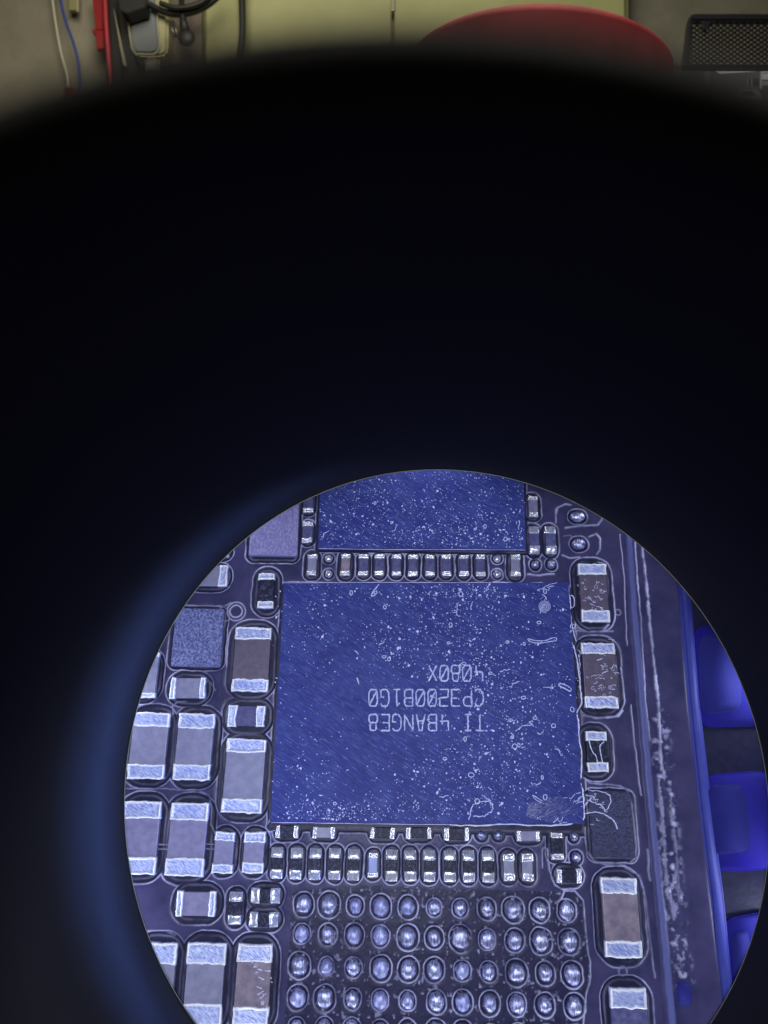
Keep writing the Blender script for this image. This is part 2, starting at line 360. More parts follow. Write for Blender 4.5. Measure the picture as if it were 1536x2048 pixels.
# ------------------------------------------------------------------ column right of the big chip
cap(1188, 1185, 57, 117, 'v', 26, 'brown', 'flux speckled brown capacitor at the top of the column right of the big chip')
cap(1200, 1350, 68, 131, 'v', 24, 'brown', 'flux stained dark brown capacitor with oval ends right of the printed letters', rnd=.7)
cap(1194, 1503, 43, 82, 'v', 19, 'dark', 'black resistor with two hair like flux strands right of the big chip', name='chip_resistor', cat='resistor')
cap(1243, 1835, 73, 161, 'v', 29, 'tan', 'large tan capacitor right of the solder ball grid', rnd=.3)
cap(1261, 2052, 74, 152, 'v', 33, 'slate', 'dark blurred capacitor with a blue end at the bottom right of the board', rnd=.4)

# ------------------------------------------------------------------ rows below the big chip
G7 = 'sideways small parts directly under the big chip'
for x, y, wd, ht, bdy, lb in ((574, 1663, 47, 27, 'dark', 'first sideways black resistor under the lower left corner of the big chip'),
        (648, 1665, 46, 25, 'grey', 'sideways grey capacitor in a pill shaped pocket under the big chip'),
        (765, 1666, 50, 25, 'dark', 'sideways black resistor right of the empty space under the big chip'),
        (838, 1666, 52, 25, 'dark', 'sideways black resistor with a white fleck in the middle under the big chip'),
        (913, 1668, 50, 27, 'dark', 'sideways black resistor left of the two solder dots under the big chip'),
        (1057, 1672, 48, 23, 'lilac', 'sideways pale capacitor right of the two solder dots under the big chip')):
    cap(x, y, wd, ht, 'h', 10, bdy, lb, 'big', 'chip_resistor' if bdy == 'dark' else 'ceramic_capacitor', 'resistor' if bdy == 'dark' else 'capacitor', G7, h=.08, rnd=.4, pocket=7, term='tin', pr=.2)
G8 = 'bare solder dots under the big chip'
ball(963, 1671, 9, 9, 'left one of two neighbouring solder dots under the big chip', G8, 6, .08, 'solder_dot')
ball(997, 1671, 9, 9, 'right one of two neighbouring solder dots under the big chip', G8, 6, .08, 'solder_dot')
ball(1149, 1673, 8, 9, 'upper of two stacked solder dots beside the dark square package', G8, 5, .08, 'solder_dot')
ball(1154, 1716, 9, 10, 'lower of two stacked solder dots beside the dark square package', G8, 5, .08, 'solder_dot')
cap(1114, 1692, 25, 56, 'v', 11, 'dark', 'upright black resistor near the lower right corner of the big chip', 'big', 'chip_resistor', 'resistor', h=.09, pocket=8, term='tin', rnd=.2)
cap(1138, 1752, 50, 30, 'h', 11, 'dark', 'sideways black resistor between the ball grid and the dark square package', 'big', 'chip_resistor', 'resistor', h=.09, pocket=8, term='tin', rnd=.2)
G9 = 'upright small parts in the row above the ball grid'
xs = [553, 592, 630, 669, 707, 746, 783, 821, 859, 900, 938, 977, 1018, 1055]
for k, x in enumerate(xs):
    y = 1727 + (x - 553) * .016
    if k == 5: cap(x, y, 21, 52, 'v', 10, 'blue', 'only pale blue capacitor in the row above the ball grid', group=G9, h=.08, pocket=7, term='tin', rnd=.2)
    elif k > 11: cap(x, y, 24, 56, 'v', 15, 'grey', ('second last' if k == 12 else 'last') + ' upright part, grey, near the right end of the row above the grid', group=G9, h=.09, pocket=8, term='tin', rnd=.4)
    else: cap(x, y, 24, 64, 'v', 18, 'dark', f'{ORD[k]} upright part from the left, a black resistor in the row above the ball grid', 'small', 'chip_resistor', 'resistor', G9, h=.11, pocket=7, term='tin', pr=.3)

# ------------------------------------------------------------------ grid of solder balls
rows = [([607, 658, 711, 762, 816, 869, 921, 975, 1027, 1080, 1135], 1810, 1823),
        ([603, 655, 708, 761, 816, 869, 921, 975, 1030, 1083, 1140], 1869, 1885),
        ([598, 652, 706, 762, 817, 869, 925, 978, 1034, 1092, 1146], 1933, 1951),
        ([595, 649, 705, 760, 815, 873, 926, 980, 1035, 1091, 1150], 1997, 2014),
        ([592, 648, 704, 760, 815, 872, 927, 982, 1038, 1095, 1153], 2058, 2078)]
for r, (xr, ya, yb) in enumerate(rows):
    for c, x in enumerate(xr):
        y = ya + (yb - ya) * c / 10
        rr = random.uniform(12.5, 16.5)
        ball(x, y, rr * .93, rr * 1.08, f'solder ball, {ORD[c]} from the left in the {ORD[r]} row of the ball grid', 'solder balls in the grid', random.choice([2, 3, 5, 6]), random.uniform(.08, .14), m=random.choice(['ball', 'ball', 'ball2']))

# ------------------------------------------------------------------ chips
def quad_chip(corners, h, name, label, top, cat='chip'):
    """corners TL, TR, BR, BL in photo pixels of the top face"""
    pts = [up(x, y, h) for x, y in corners]
    ca = sum(p[0] for p in pts) / 4; cb = sum(p[1] for p in pts) / 4
    t = thing(name, label, cat, BM @ Matrix.Translation((ca, cb, 0)))
    q = [(p[0] - ca, p[1] - cb) for p in pts]
    bm = bmesh.new(); lo = [bm.verts.new((x, y, .0)) for x, y in q]; hi = [bm.verts.new((x, y, h)) for x, y in q]
    bm.faces.new(hi[::-1]); bm.faces.new(lo)
    for i in range(4): bm.faces.new((lo[i], hi[i], hi[(i + 1) % 4], lo[(i + 1) % 4]))
    bmesh.ops.recalc_face_normals(bm, faces=bm.faces)
    bmesh.ops.bevel(bm, geom=[e for e in bm.edges], offset=.012, segments=2, affect='EDGES')
    me = bpy.data.meshes.new('die'); bm.to_mesh(me); bm.free()
    link('die', me, M[top], t)
    return t, ca, cb, q
BIG, bca, bcb, bq = quad_chip([(568, 1165), (1138, 1164), (1168, 1648), (540, 1646)], .16, 'circuit_chip', 'big square blue chip with three upside down lines of laser lettering', 'chip')
UPC, uca, ucb, uq = quad_chip([(642, 900), (1046, 900), (1052, 1099), (636, 1097)], .16, 'circuit_chip', 'upper blue chip cut off by the top of the round view', 'chip')
TXA, _, _, _ = quad_chip([(352, 1216), (448, 1218), (440, 1334), (341, 1332)], .12, 'square_package', 'square blue package with grainy texture near the left circle edge', 'pkg', 'chip')
PAL, _, _, _ = quad_chip([(508, 960), (600, 960), (594, 1112), (497, 1110)], .16, 'square_package', 'pale grainy package at the upper left circle edge', 'pkg_pale', 'chip')
DRK, _, _, _ = quad_chip([(1176, 1582), (1260, 1584), (1272, 1716), (1186, 1714)], .08, 'square_package', 'dark rough package smeared with flux right of the big chip corner', 'pkg_dark', 'chip')
for (x, y, w_, h_) in ((1222, 1650, 92, 136), (396, 1275, 104, 118), (550, 1040, 98, 160)):
    a, b = up(x, y); hw, hh = half(x, y, w_, h_, 0)
    POCK.append((a, b, hw + .06, hh + .06, .2))
for (x, y, w_, h_) in ((854, 1406, 604, 486), (844, 1000, 412, 200)):
    a, b = up(x, y); hw, hh = half(x, y, w_, h_, 0); POCK.append((a, b, hw + .05, hh + .06, .08))

# lettering: stroke characters on the big chip, standing upside down
CH = {'0': [[(.2, 0), (.8, 0), (1, .2), (1, .8), (.8, 1), (.2, 1), (0, .8), (0, .2), (.2, 0)], [(.15, .15), (.85, .85)]],
      '4': [[(.75, 0), (.75, .62)], [(0, 1), (0, .42), (.75, .42)], [(.75, .42), (1, .42)]],
      '8': [[(.1, .5), (0, .35), (0, .12), (.15, 0), (.85, 0), (1, .12), (1, .35), (.9, .5), (.1, .5)], [(.15, .55), (.15, .9), (.3, 1), (.7, 1), (.85, .9), (.85, .55)]],
      'X': [[(0, 0), (1, 1)], [(0, 1), (1, 0)]],
      'C': [[(1, .85), (.8, 1), (.4, 1), (.1, .8), (0, .5), (.1, .2), (.4, 0), (.8, 0), (1, .12)]],
      'P': [[(0, 0), (0, 1), (.75, 1), (1, .85), (1, .6), (.75, .45), (0, .45)]],
      '3': [[(0, 1), (1, 1), (1, 0), (0, 0)], [(1, .52), (.3, .52)]],
      '2': [[(0, 1), (1, 1), (1, .52), (0, .45), (0, 0), (1, 0)]],
      'B': [[(0, 0), (0, 1), (.8, 1), (1, .88), (1, .64), (.8, .52), (1, .4), (1, .12), (.8, 0), (0, 0)], [(0, .52), (.8, .52)]],
      '1': [[(.15, .82), (.5, 1), (.5, 0)], [(.1, 0), (.9, 0)]],
      'G': [[(1, .85), (.8, 1), (.3, 1), (.05, .8), (0, .5), (.05, .2), (.3, 0), (.85, 0), (1, .1), (1, .45), (.6, .45)]],
      'T': [[(0, 1), (1, 1)], [(.5, 1), (.5, 0)]],
      'I': [[(.1, 1), (.9, 1)], [(.5, 1), (.5, 0)], [(.1, 0), (.9, 0)]],
      'A': [[(0, 0), (.35, 1), (.65, 1), (1, 0)], [(.15, .4), (.85, .4)]],
      'N': [[(0, 0), (0, 1), (1, 0), (1, 1)]],
      'E': [[(1, 1), (0, 1), (0, 0), (1, 0)], [(0, .52), (.75, .52)]],
      '7': [[(0, 1), (1, 1), (.3, 0)]], '6': [[(1, 1), (.3, 1), (0, .6), (0, 0), (1, 0), (1, .5), (0, .5)]],
      ':': [[(.45, .2), (.55, .25)], [(.45, .7), (.55, .75)]], '/': [[(0, 0), (1, 1)]], ' ': []}
acc = Acc(); HZ = .16
for txt, xs_, pitch, y0, y1 in (('4080X', 965, 22.8, 1331, 1362), ('CP3200B1G0', 967, 23.6, 1379, 1412), ('TI 4BANGE8', 968, 23.7, 1429, 1461)):
    for i, ch in enumerate(txt):
        x = xs_ - i * pitch
        for st in CH[ch]:
            P = []
            for k in range(len(st) - 1):
                n = max(2, int(math.dist(st[k], st[k + 1]) * 7))
                for q in range(n):
                    u = st[k][0] + (st[k + 1][0] - st[k][0]) * q / n; v = st[k][1] + (st[k + 1][1] - st[k][1]) * q / n; P.append((u, v))
            P.append(st[-1])
            pts = []
            for u, v in P:
                a, b = up(x - u * 16.5 + random.uniform(-.5, .5), y0 + v * (y1 - y0) + random.uniform(-.5, .5), HZ)
                pts.append((a - bca, b - bcb, HZ + .001))
            acc.tube(pts, [random.uniform(.011, .024) for _ in pts], 5, False, .25)
link('lettering', acc.mesh('lettering'), M['mark'], BIG)
acc = Acc()                                   # spiral pin-one mark
ca_, cb_ = up(1090, 1213, HZ)
acc.tube([(ca_ - bca + .013 * t * .11 * 1.0 * math.cos(t), cb_ - bcb + .013 * t * .11 * math.sin(t), HZ + .001) for t in [i * .35 for i in range(int(26 / .35) * 1 - 4)]][:0] or
         [(ca_ - bca + (.012 + .0052 * t) * math.cos(t), cb_ - bcb + (.012 + .0052 * t) * math.sin(t), HZ + .001) for t in [i * .3 for i in range(80)]], .0085, 5, False, .3)
link('pin_mark', acc.mesh('pin_mark'), M['mark'], BIG)

# flux specks, drops, strands on the chips
def specks(par, ca, cb, hz, centers, n_uni, region, name='flux_speck', big=0):
    acc = Acc()
    x0, y0, x1, y1 = region
    def put(px, py, r):
        if not (x0 < px < x1 and y0 < py < y1): return
        a, b = up(px, py, hz); a -= ca; b -= cb
        n = 5 if r < 2 else 7; hh = r * .006
        ex = random.uniform(.7, 1.3); th = random.uniform(0, 3)
        V = [(a, b, hz + hh)]
        for ring, q in ((1, .62), (2, 1.0)):
            for j in range(n):
                an = 2 * math.pi * j / n; k = random.uniform(.8, 1.2) * r * .01 * q
                X = k * ex * math.cos(an); Y = k / ex * math.sin(an)
                V.append((a + X * math.cos(th) - Y * math.sin(th), b + X * math.sin(th) + Y * math.cos(th), hz + (hh * .72 if ring == 1 else -.002)))
        Fq = [(0, 1 + j, 1 + (j + 1) % n) for j in range(n)] + [(1 + j, 1 + n + j, 1 + n + (j + 1) % n, 1 + (j + 1) % n) for j in range(n)]
        acc.add(V, Fq)
    for _ in range(n_uni): put(random.uniform(x0, x1), random.uniform(y0, y1), random.choice([.7, .8, .9, 1.0, 1.2, 1.6]))
    for cx, cy, sx, sy, n in centers:
        for _ in range(int(n * 1.35)): put(random.gauss(cx, sx), random.gauss(cy, sy), min(3.2, .65 + random.expovariate(2.1)))
    o = link(name, acc.mesh(name), M['flux'], par); o['kind'] = 'stuff'
    # drops and strands with a raised rim
    acc = Acc()
    for _ in range(big):
        cx, cy, sx, sy, n = random.choice(centers)
        px, py = random.gauss(cx, sx), random.gauss(cy, sy)
        if not (x0 + 8 < px < x1 - 8 and y0 + 8 < py < y1 - 8): continue
        a, b = up(px, py, hz); a -= ca; b -= cb; r = random.uniform(2.2, 5) * .01
        if random.random() < .55:
            ex = random.uniform(.75, 1.3)
            acc.tube([(a + r * ex * math.cos(t) * random.uniform(.85, 1.15), b + r / ex * math.sin(t) * random.uniform(.85, 1.15), hz) for t in [i * math.pi / 5 for i in range(10)]], .009, 5, True, .8)
        else:
            th = random.uniform(0, 6.28); P = [(a, b, hz)]
            for _k in range(random.randint(3, 8)):
                th += random.uniform(-.8, .8); p = P[-1]; P.append((p[0] + .03 * math.cos(th), p[1] + .03 * math.sin(th), hz))
            acc.tube(P, [random.uniform(.005, .012) for _ in P], 5, False, .8)
    return acc
cent = [(640, 1230, 14, 60, 45), (590, 1260, 20, 60, 40), (770, 1290, 30, 26, 90), (850, 1250, 40, 40, 80), (930, 1200, 60, 35, 150),
        (960, 1290, 50, 60, 160), (880, 1330, 60, 30, 90), (1000, 1380, 60, 60, 120), (940, 1500, 60, 50, 150), (1020, 1470, 50, 70, 120),
        (1090, 1420, 40, 90, 60), (650, 1630, 60, 14, 150), (760, 1625, 90, 15, 120), (600, 1560, 40, 40, 60), (960, 1600, 60, 30, 90),
        (880, 1185, 120, 12, 110), (700, 1185, 60, 14, 40), (1060, 1520, 50, 60, 60), (880, 1550, 60, 40, 50), (1080, 1250, 50, 60, 30)]
acc = specks(BIG, bca, bcb, HZ, cent, 600, (545, 1168, 1160, 1640), big=55)
def strand(acc, pts, r, ca, cb, hz, closed=False, wob=0):
    P = [(*up(x, y, hz), hz) for x, y in pts]; P = [(p[0] - ca, p[1] - cb, p[2]) for p in P]
    P = smooth_path(P + ([P[0]] if closed else []), 6)
    if wob: P = [Vector((p.x + random.uniform(-wob, wob), p.y + random.uniform(-wob, wob), p.z)) for p in P]
    acc.tube(P, [r * random.uniform(.6, 1.3) for _ in P], 5, False, .8)
strand(acc, [(1055, 1278), (1062, 1284), (1080, 1286), (1100, 1283), (1112, 1281), (1112, 1276), (1104, 1276), (1090, 1281), (1070, 1281), (1056, 1277)], .010, bca, bcb, HZ)
strand(acc, [(1119, 1372), (1128, 1376), (1140, 1382), (1141, 1376), (1130, 1370), (1120, 1367), (1118, 1372)], .013, bca, bcb, HZ, wob=.008)
strand(acc, [(938, 1640), (942, 1615), (960, 1604), (982, 1606), (984, 1620), (968, 1632), (945, 1634)], .010, bca, bcb, HZ, wob=.02)
strand(acc, [(1066, 1590), (1075, 1596), (1090, 1606), (1098, 1610), (1084, 1606), (1070, 1598), (1065, 1590)], .009, bca, bcb, HZ)
strand(acc, [(1030, 1462), (1045, 1452), (1065, 1450), (1058, 1446)], .010, bca, bcb, HZ, wob=.01)
strand(acc, [(744, 1186), (752, 1176), (758, 1168)], .013, bca, bcb, HZ)
strand(acc, [(714, 1355), (718, 1368)], .013, bca, bcb, HZ)
for (cx, cy) in ((1085, 1628), (1110, 1620), (1140, 1604), (1150, 1600), (1090, 1180), (1120, 1640)):
    for _ in range(5):
        x = cx + random.gauss(0, 10); y = cy + random.gauss(0, 6); strand(acc, [(x, y), (x + random.uniform(-9, 9), y + random.uniform(-4, 4)), (x + random.uniform(4, 14), y - random.uniform(2, 8))], .0065, bca, bcb, HZ, wob=.006)
# beads of flux along the right and lower edge of the chip
edge = [(985, 1164), (1060, 1166), (1085, 1166), (1105, 1170), (1118, 1173), (1128, 1168), (1136, 1172), (1137, 1185), (1141, 1210), (1137, 1240), (1140, 1275), (1146, 1290), (1152, 1310), (1157, 1340),
        (1161, 1380), (1163, 1405), (1154, 1425), (1157, 1445), (1158, 1475), (1163, 1505), (1162, 1545), (1160, 1565), (1166, 1585), (1168, 1625), (1164, 1640), (1140, 1648), (1080, 1651), (1010, 1648), (950, 1651), (900, 1650)]
strand(acc, edge, .017, bca, bcb, HZ - .02, wob=.008)
strand(acc, [(1142, 1190), (1148, 1196), (1148, 1212), (1142, 1214), (1140, 1196)], .012, bca, bcb, HZ - .05)
strand(acc, [(1141, 1225), (1144, 1250), (1150, 1275), (1152, 1282)], .012, bca, bcb, HZ - .05, wob=.005)
strand(acc, [(1157, 1310), (1160, 1330), (1158, 1345), (1162, 1380)], .010, bca, bcb, HZ - .05, wob=.01)
o = link('flux_strand', acc.mesh('flux_strand'), M['flux'], BIG); o['kind'] = 'stuff'
m_ = mat('flux_film', (.10, .16, .6), .3, 0, .5); grain(m_, (.022, .034, .22), (.34, .42, .92), 8, (.45, 2.6, 1), math.radians(-25), .60, .80, .015, 7)  # flux film; its pale streaks are wet highlights painted into the colour
fc = up(1105, 1618, HZ); fo = (fc[0] - bca, fc[1] - bcb)
def film(Xf, Yf):
    q = 1 - (np.abs(Xf) / .62) ** 2 - ((Yf - .10 * Xf) / .24) ** 2 + 1.1 * (fbm(Xf, Yf, 3, 55) - .5)
    return np.clip(q, -1, 1) * .014 + .004 - .008 + .004 * fbm(Xf, Yf, 9, 57)
fm = hf('flux_film', -.62, .62, -.26, .28, 60, 30, film, -.02)
ob = link('flux_film', fm, m_, BIG); ob.location = (fo[0], fo[1], HZ)
# thin pale bead along the chip's top and lower left edges
acc = Acc()
strand(acc, [(570, 1166), (700, 1165), (850, 1165), (1000, 1165)], .006, bca, bcb, HZ - .012, wob=.004)
strand(acc, [(542, 1645), (640, 1646), (760, 1648), (900, 1649)], .006, bca, bcb, HZ - .012, wob=.004)
o = link('edge_bead', acc.mesh('edge_bead'), M['ring'], BIG)
cu = [(840, 1020, 120, 50, 260), (740, 990, 40, 50, 90), (1000, 1060, 50, 30, 110), (900, 1075, 90, 14, 120), (660, 1060, 20, 20, 25)]
acc = specks(UPC, uca, ucb, HZ, cu, 500, (640, 930, 1050, 1095), big=12)
strand(acc, [(637, 1097), (760, 1099), (900, 1099), (1050, 1100)], .006, uca, ucb, HZ - .012, wob=.004)
o = link('flux_strand', acc.mesh('flux_strand'), M['flux'], UPC); o['kind'] = 'stuff'

# flux mess on the parts right of the chip: belongs to the board's flux, one strand object on the board below
FX = Acc()
def fx(pts, r, hz, wob=0): strand(FX, pts, r, 0, 0, hz, False, wob)
for px, py, sx, sy, n, hz in ((1187, 1185, 20, 30, 60, .14), (1215, 1350, 14, 32, 70, .14), (1195, 1350, 22, 34, 30, .14), (1200, 1610, 14, 14, 22, .09), (1185, 1228, 22, 10, 24, .15), (1187, 1137, 22, 8, 18, .15), (1200, 1402, 24, 8, 26, .15),
                              (512, 1930, 16, 20, 26, .14), (522, 1985, 12, 30, 30, .14), (1205, 1298, 22, 6, 22, .15)):
    for _ in range(n // 2):
        x = random.gauss(px, sx); y = random.gauss(py, sy)
        if abs(x - px) > 26 or abs(y - py) > 58: continue
        r = random.uniform(1.2, 3.4)
        if random.random() < .4: fx([(x + r * random.uniform(.7, 1.3) * math.cos(t), y + r * random.uniform(.7, 1.3) * math.sin(t)) for t in [i * math.pi / 3 for i in range(random.randint(4, 7))]], .0045, hz)
        else: fx([(x, y), (x + random.uniform(-6, 6), y + random.uniform(-3, 3)), (x + random.uniform(-9, 9), y + random.uniform(-5, 5))], .006, hz, .003)
fx([(1177, 1472), (1180, 1490), (1186, 1505), (1192, 1512), (1196, 1530)], .011, .15)
fx([(1196, 1475), (1208, 1482), (1200, 1492), (1202, 1510), (1206, 1528)], .011, .15)
fx([(1170, 1590), (1190, 1594), (1180, 1598), (1172, 1610)], .010, .10, .01)
fx([(1168, 1628), (1195, 1624), (1215, 1632), (1228, 1642), (1235, 1658)], .012, .10, .006)
fx([(1175, 1580), (1210, 1585), (1222, 1600), (1212, 1622)], .010, .10, .01)
fx([(1175, 1600), (1190, 1606), (1205, 1612), (1210, 1624)], .012, .09, .012)
for y in (1170, 1300, 1340, 1360):
    fx([(1155, y), (1160, y + 4), (1158, y + 14)], .008, .05, .01)

# ------------------------------------------------------------------ circuit board: relief of the solder mask
X0, X1, Y0, Y1 = -7.4, 7.0, -5.2, 9.0
A0 = [up(x, y) for x, y in ((200, 920), (1560, 920), (1560, 2075), (200, 2075))]
X0 = min(p[0] for p in A0) - .1; X1 = max(p[0] for p in A0) + .1; Y0 = min(p[1] for p in A0) - .1; Y1 = max(p[1] for p in A0) + .1
STEP = .0135
gx = np.arange(X0, X1, STEP); gy = np.arange(Y0, Y1, STEP); X, Y = np.meshgrid(gx, gy)
wx = X + .035 * (fbm(X, Y, 5, 1) - .5); wy = Y + .035 * (fbm(X, Y, 5, 9) - .5)
D = np.full(X.shape, 9.0); 
for (a, b, hw, hh, r) in POCK:
    r = min(r, hw * .98, hh * .98)
    i0, i1 = np.searchsorted(gx, [a - hw - .3, a + hw + .3]); j0, j1 = np.searchsorted(gy, [b - hh - .3, b + hh + .3])
    if i1 <= i0 or j1 <= j0: continue
    sx = wx[j0:j1, i0:i1]; sy = wy[j0:j1, i0:i1]
    qx = np.abs(sx - a) - (hw - r); qy = np.abs(sy - b) - (hh - r)
    d = np.hypot(np.maximum(qx, 0), np.maximum(qy, 0)) + np.minimum(np.maximum(qx, qy), 0) - r
    D[j0:j1, i0:i1] = np.minimum(D[j0:j1, i0:i1], d)
def seg_dist(pts, closed=False, noise=0.0):
    P = [up(x, y) for x, y in pts]; out = np.full(X.shape, 9.0)
    if closed: P.append(P[0])
    for (ax, ay), (bx, by) in zip(P[:-1], P[1:]):
        i0, i1 = np.searchsorted(gx, [min(ax, bx) - .35, max(ax, bx) + .35]); j0, j1 = np.searchsorted(gy, [min(ay, by) - .35, max(ay, by) + .35])
        if i1 <= i0 or j1 <= j0: continue
        sx = wx[j0:j1, i0:i1]; sy = wy[j0:j1, i0:i1]
        l2 = (bx - ax) ** 2 + (by - ay) ** 2 + 1e-9
        t = np.clip(((sx - ax) * (bx - ax) + (sy - ay) * (by - ay)) / l2, 0, 1)
        out[j0:j1, i0:i1] = np.minimum(out[j0:j1, i0:i1], np.hypot(sx - ax - t * (bx - ax), sy - ay - t * (by - ay)))
    return out
def inside(pts):
    P = [up(x, y) for x, y in pts]; r = np.zeros(X.shape, bool); n = len(P)
    for k in range(n):
        (x1, y1), (x2, y2) = P[k], P[(k + 1) % n]
        c = ((y1 > wy) != (y2 > wy)) & (wx < (x2 - x1) * (wy - y1) / (y2 - y1 + 1e-12) + x1); r ^= c
    return r
mod = np.clip(.3 + 1.3 * (fbm(X, Y, 1.6, 21) - .22), .2, 1.15)
Z = np.zeros(X.shape); Cc = np.ones(X.shape); R = np.zeros(X.shape)
pit = 1 / (1 + np.exp((D) / .012)); Z -= .055 * pit; Cc -= pit
brk = np.clip(.25 + 1.5 * fbm(X, Y, 9, 91, 3), .3, 1.15)
ridge = np.exp(-((D - .004) / .0115) ** 2) * mod * brk; R = np.maximum(R, ridge)
inner = np.exp(-((D + .085) / .02) ** 2) * .35 * np.clip(fbm(X, Y, 2.2, 41) - .25, 0, 1) * 2; R = np.maximum(R, inner * .6)
# dark, speckled field of the removed chip with its outline
fld = [(585, 1785), (700, 1770), (1150, 1785), (1168, 1800), (1175, 1880), (1182, 1945), (1172, 2000), (1165, 2120), (565, 2120), (575, 1960)]
infl = inside(fld); Cc = np.where(infl, np.minimum(Cc, .12 + .3 * fbm(X, Y, 6, 5)), Cc)
R = np.maximum(R, np.where(infl, .55 * np.clip(fbm(X, Y, 15, 61, 3) - .66, 0, 1) * 4, 0))
for pts, amp, wd in (([(1085, 1735), (1085, 1700), (1090, 1695), (1097, 1700), (1099, 1740), (1110, 1770), (1130, 1780), (1150, 1782), (1166, 1800), (1172, 1860), (1180, 1930), (1182, 1950), (1172, 1990), (1165, 2060)], .8, .014),
                     ([(1112, 1806), (1122, 1800), (1128, 1782)], .8, .016),
                     ([(538, 1640), (530, 1655), (538, 1664), (552, 1660)], .7, .014),
                     ([(246, 1578), (330, 1578), (395, 1580), (418, 1590), (422, 1620), (420, 1650), (432, 1672)], .55, .012),
                     ([(316, 1690), (338, 1690)], .7, .012), ([(316, 1699), (338, 1699)], .7, .012), ([(408, 1690), (426, 1690)], .7, .012), ([(408, 1699), (426, 1699)], .7, .012),
                     ([(246, 1860), (330, 1862), (350, 1872)], .5, .012),
                     ([(1112, 1030), (1115, 1015), (1130, 1008), (1142, 1010)], .9, .018), ([(1112, 1045), (1112, 1018)], .7, .015),
                     ([(1130, 1056), (1165, 1052), (1195, 1050), (1203, 1040), (1205, 1025)], .8, .02),
                     ([(1125, 1110), (1140, 1116), (1160, 1114)], .8, .018), ([(1128, 1072), (1140, 1070), (1145, 1075)], .6, .014),
                     ([(1178, 1074), (1192, 1068), (1200, 1078), (1200, 1100), (1194, 1108)], .8, .018),
                     ([(1055, 1148), (1080, 1150), (1108, 1148)], .8, .02), ([(1140, 1260), (1180, 1262), (1225, 1262)], .4, .02),
                     ([(1165, 1430), (1200, 1436), (1236, 1432), (1244, 1422)], .8, .022), ([(1155, 1255), (1175, 1262), (1205, 1262), (1218, 1248)], .6, .022),
                     ([(1168, 1556), (1180, 1566), (1240, 1572), (1256, 1580), (1266, 1610), (1274, 1690), (1274, 1715), (1260, 1726)], .5, .016),
                     ([(1172, 1655), (1174, 1700), (1190, 1722), (1210, 1730), (1250, 1732)], .5, .016),
                     ([(1248, 1735), (1280, 1752), (1292, 1800), (1300, 1880), (1310, 1955)], .45, .016),
                     ([(370, 1402), (352, 1404), (344, 1412), (345, 1428)], .7, .013), ([(405, 1352), (418, 1362), (430, 1380)], .5, .013),
                     ([(1215, 1200), (1218, 1222)], .4, .012), ([(462, 1205), (448, 1212), (438, 1215)], .6, .014), ([(462, 1238), (446, 1242)], .6, .014)):
    R = np.maximum(R, np.exp(-(seg_dist(pts) / wd) ** 2) * amp * brk * np.clip(mod * 1.1, .35, 1.1))
for cx, cy, r1, amp in ((472, 1223, 13, .9), (472, 1223, 20, .7), (1236, 1225, 6, .35), (1246, 1943, 8, .3)):
    a, b = up(cx, cy); R = np.maximum(R, np.exp(-((np.hypot(wx - a, wy - b) - r1 * .01) / .014) ** 2) * amp)
# raised streaks along the board's right edge
def line_x(pts, py_list):
    return np.interp(py_list, [p[1] for p in pts], [p[0] for p in pts])
for pts, wd, amp, nz in (([(1240, 1070), (1248, 1150), (1254, 1290)], .010, .9, 0), ([(1262, 1410), (1268, 1470), (1278, 1560), (1283, 1590)], .012, .9, 0),
                         ([(1270, 1085), (1275, 1160), (1282, 1240), (1286, 1320), (1290, 1400), (1300, 1480)], .014, .9, .02),
                         ([(1284, 1095), (1293, 1160), (1300, 1250), (1308, 1330), (1316, 1400), (1320, 1470), (1322, 1540)], .024, 1.0, .06),
                         ([(1315, 1480), (1330, 1560)], .02, .6, .1), ([(1318, 1560), (1326, 1640), (1330, 1720), (1336, 1780), (1350, 1830)], .03, .5, .12),
                         ([(1340, 1580), (1352, 1700), (1358, 1800)], .03, .35, .12), ([(1296, 1700), (1300, 1760)], .02, .5, .02)):
    d = seg_dist(pts) + nz * (fbm(X, Y, 9, int(wd * 1000)) - .5)
    R = np.maximum(R, np.exp(-(d / wd) ** 2) * amp * np.clip(mod + .1, .3, 1))
strip = seg_dist([(1257, 1060), (1270, 1250), (1285, 1420), (1300, 1600), (1320, 1800), (1345, 2060)])
Z += .05 * np.exp(-(strip / .075) ** 4); STR = np.exp(-(strip / .075) ** 4)
rough_zone = np.exp(-(seg_dist([(1318, 1440), (1330, 1560), (1340, 1700), (1352, 1840), (1365, 1960)]) / .2) ** 4)
R = np.maximum(R, rough_zone * np.clip(fbm(X, Y, 9, 71, 5) - .53, 0, 1) * 2.6); Z += rough_zone * .05 * (fbm(X, Y, 5, 71, 5) - .4)
edgeline = [(1352, 900), (1360, 1165), (1380, 1400), (1402, 1600), (1427, 1800), (1450, 2000), (1462, 2120)]
pe = [up(x, y) for x, y in edgeline]
ex_ = np.interp(-Y, [-p[1] for p in pe], [p[0] for p in pe])
cut = 1 / (1 + np.exp(-(X - ex_) / .02)); Z -= .32 * cut; Cc = Cc * (1 - cut) ; R *= (1 - cut)
Z += .034 * R
Z += .006 * (fbm(X, Y, 7, 31) - .5) + .0025 * (fbm(X, Y, 40, 33, 2) - .5)
ny_, nx_ = X.shape
co = np.stack([X, Y, Z], -1).reshape(-1, 3).astype(np.float32)
ii = (np.arange(ny_ - 1)[:, None] * nx_ + np.arange(nx_ - 1)[None, :]).ravel()
qs = np.stack([ii, ii + 1, ii + nx_ + 1, ii + nx_], -1).astype(np.int32).ravel()
me = bpy.data.meshes.new('solder_mask'); me.vertices.add(len(co)); me.vertices.foreach_set('co', co.ravel())
me.loops.add(len(qs)); me.loops.foreach_set('vertex_index', qs)
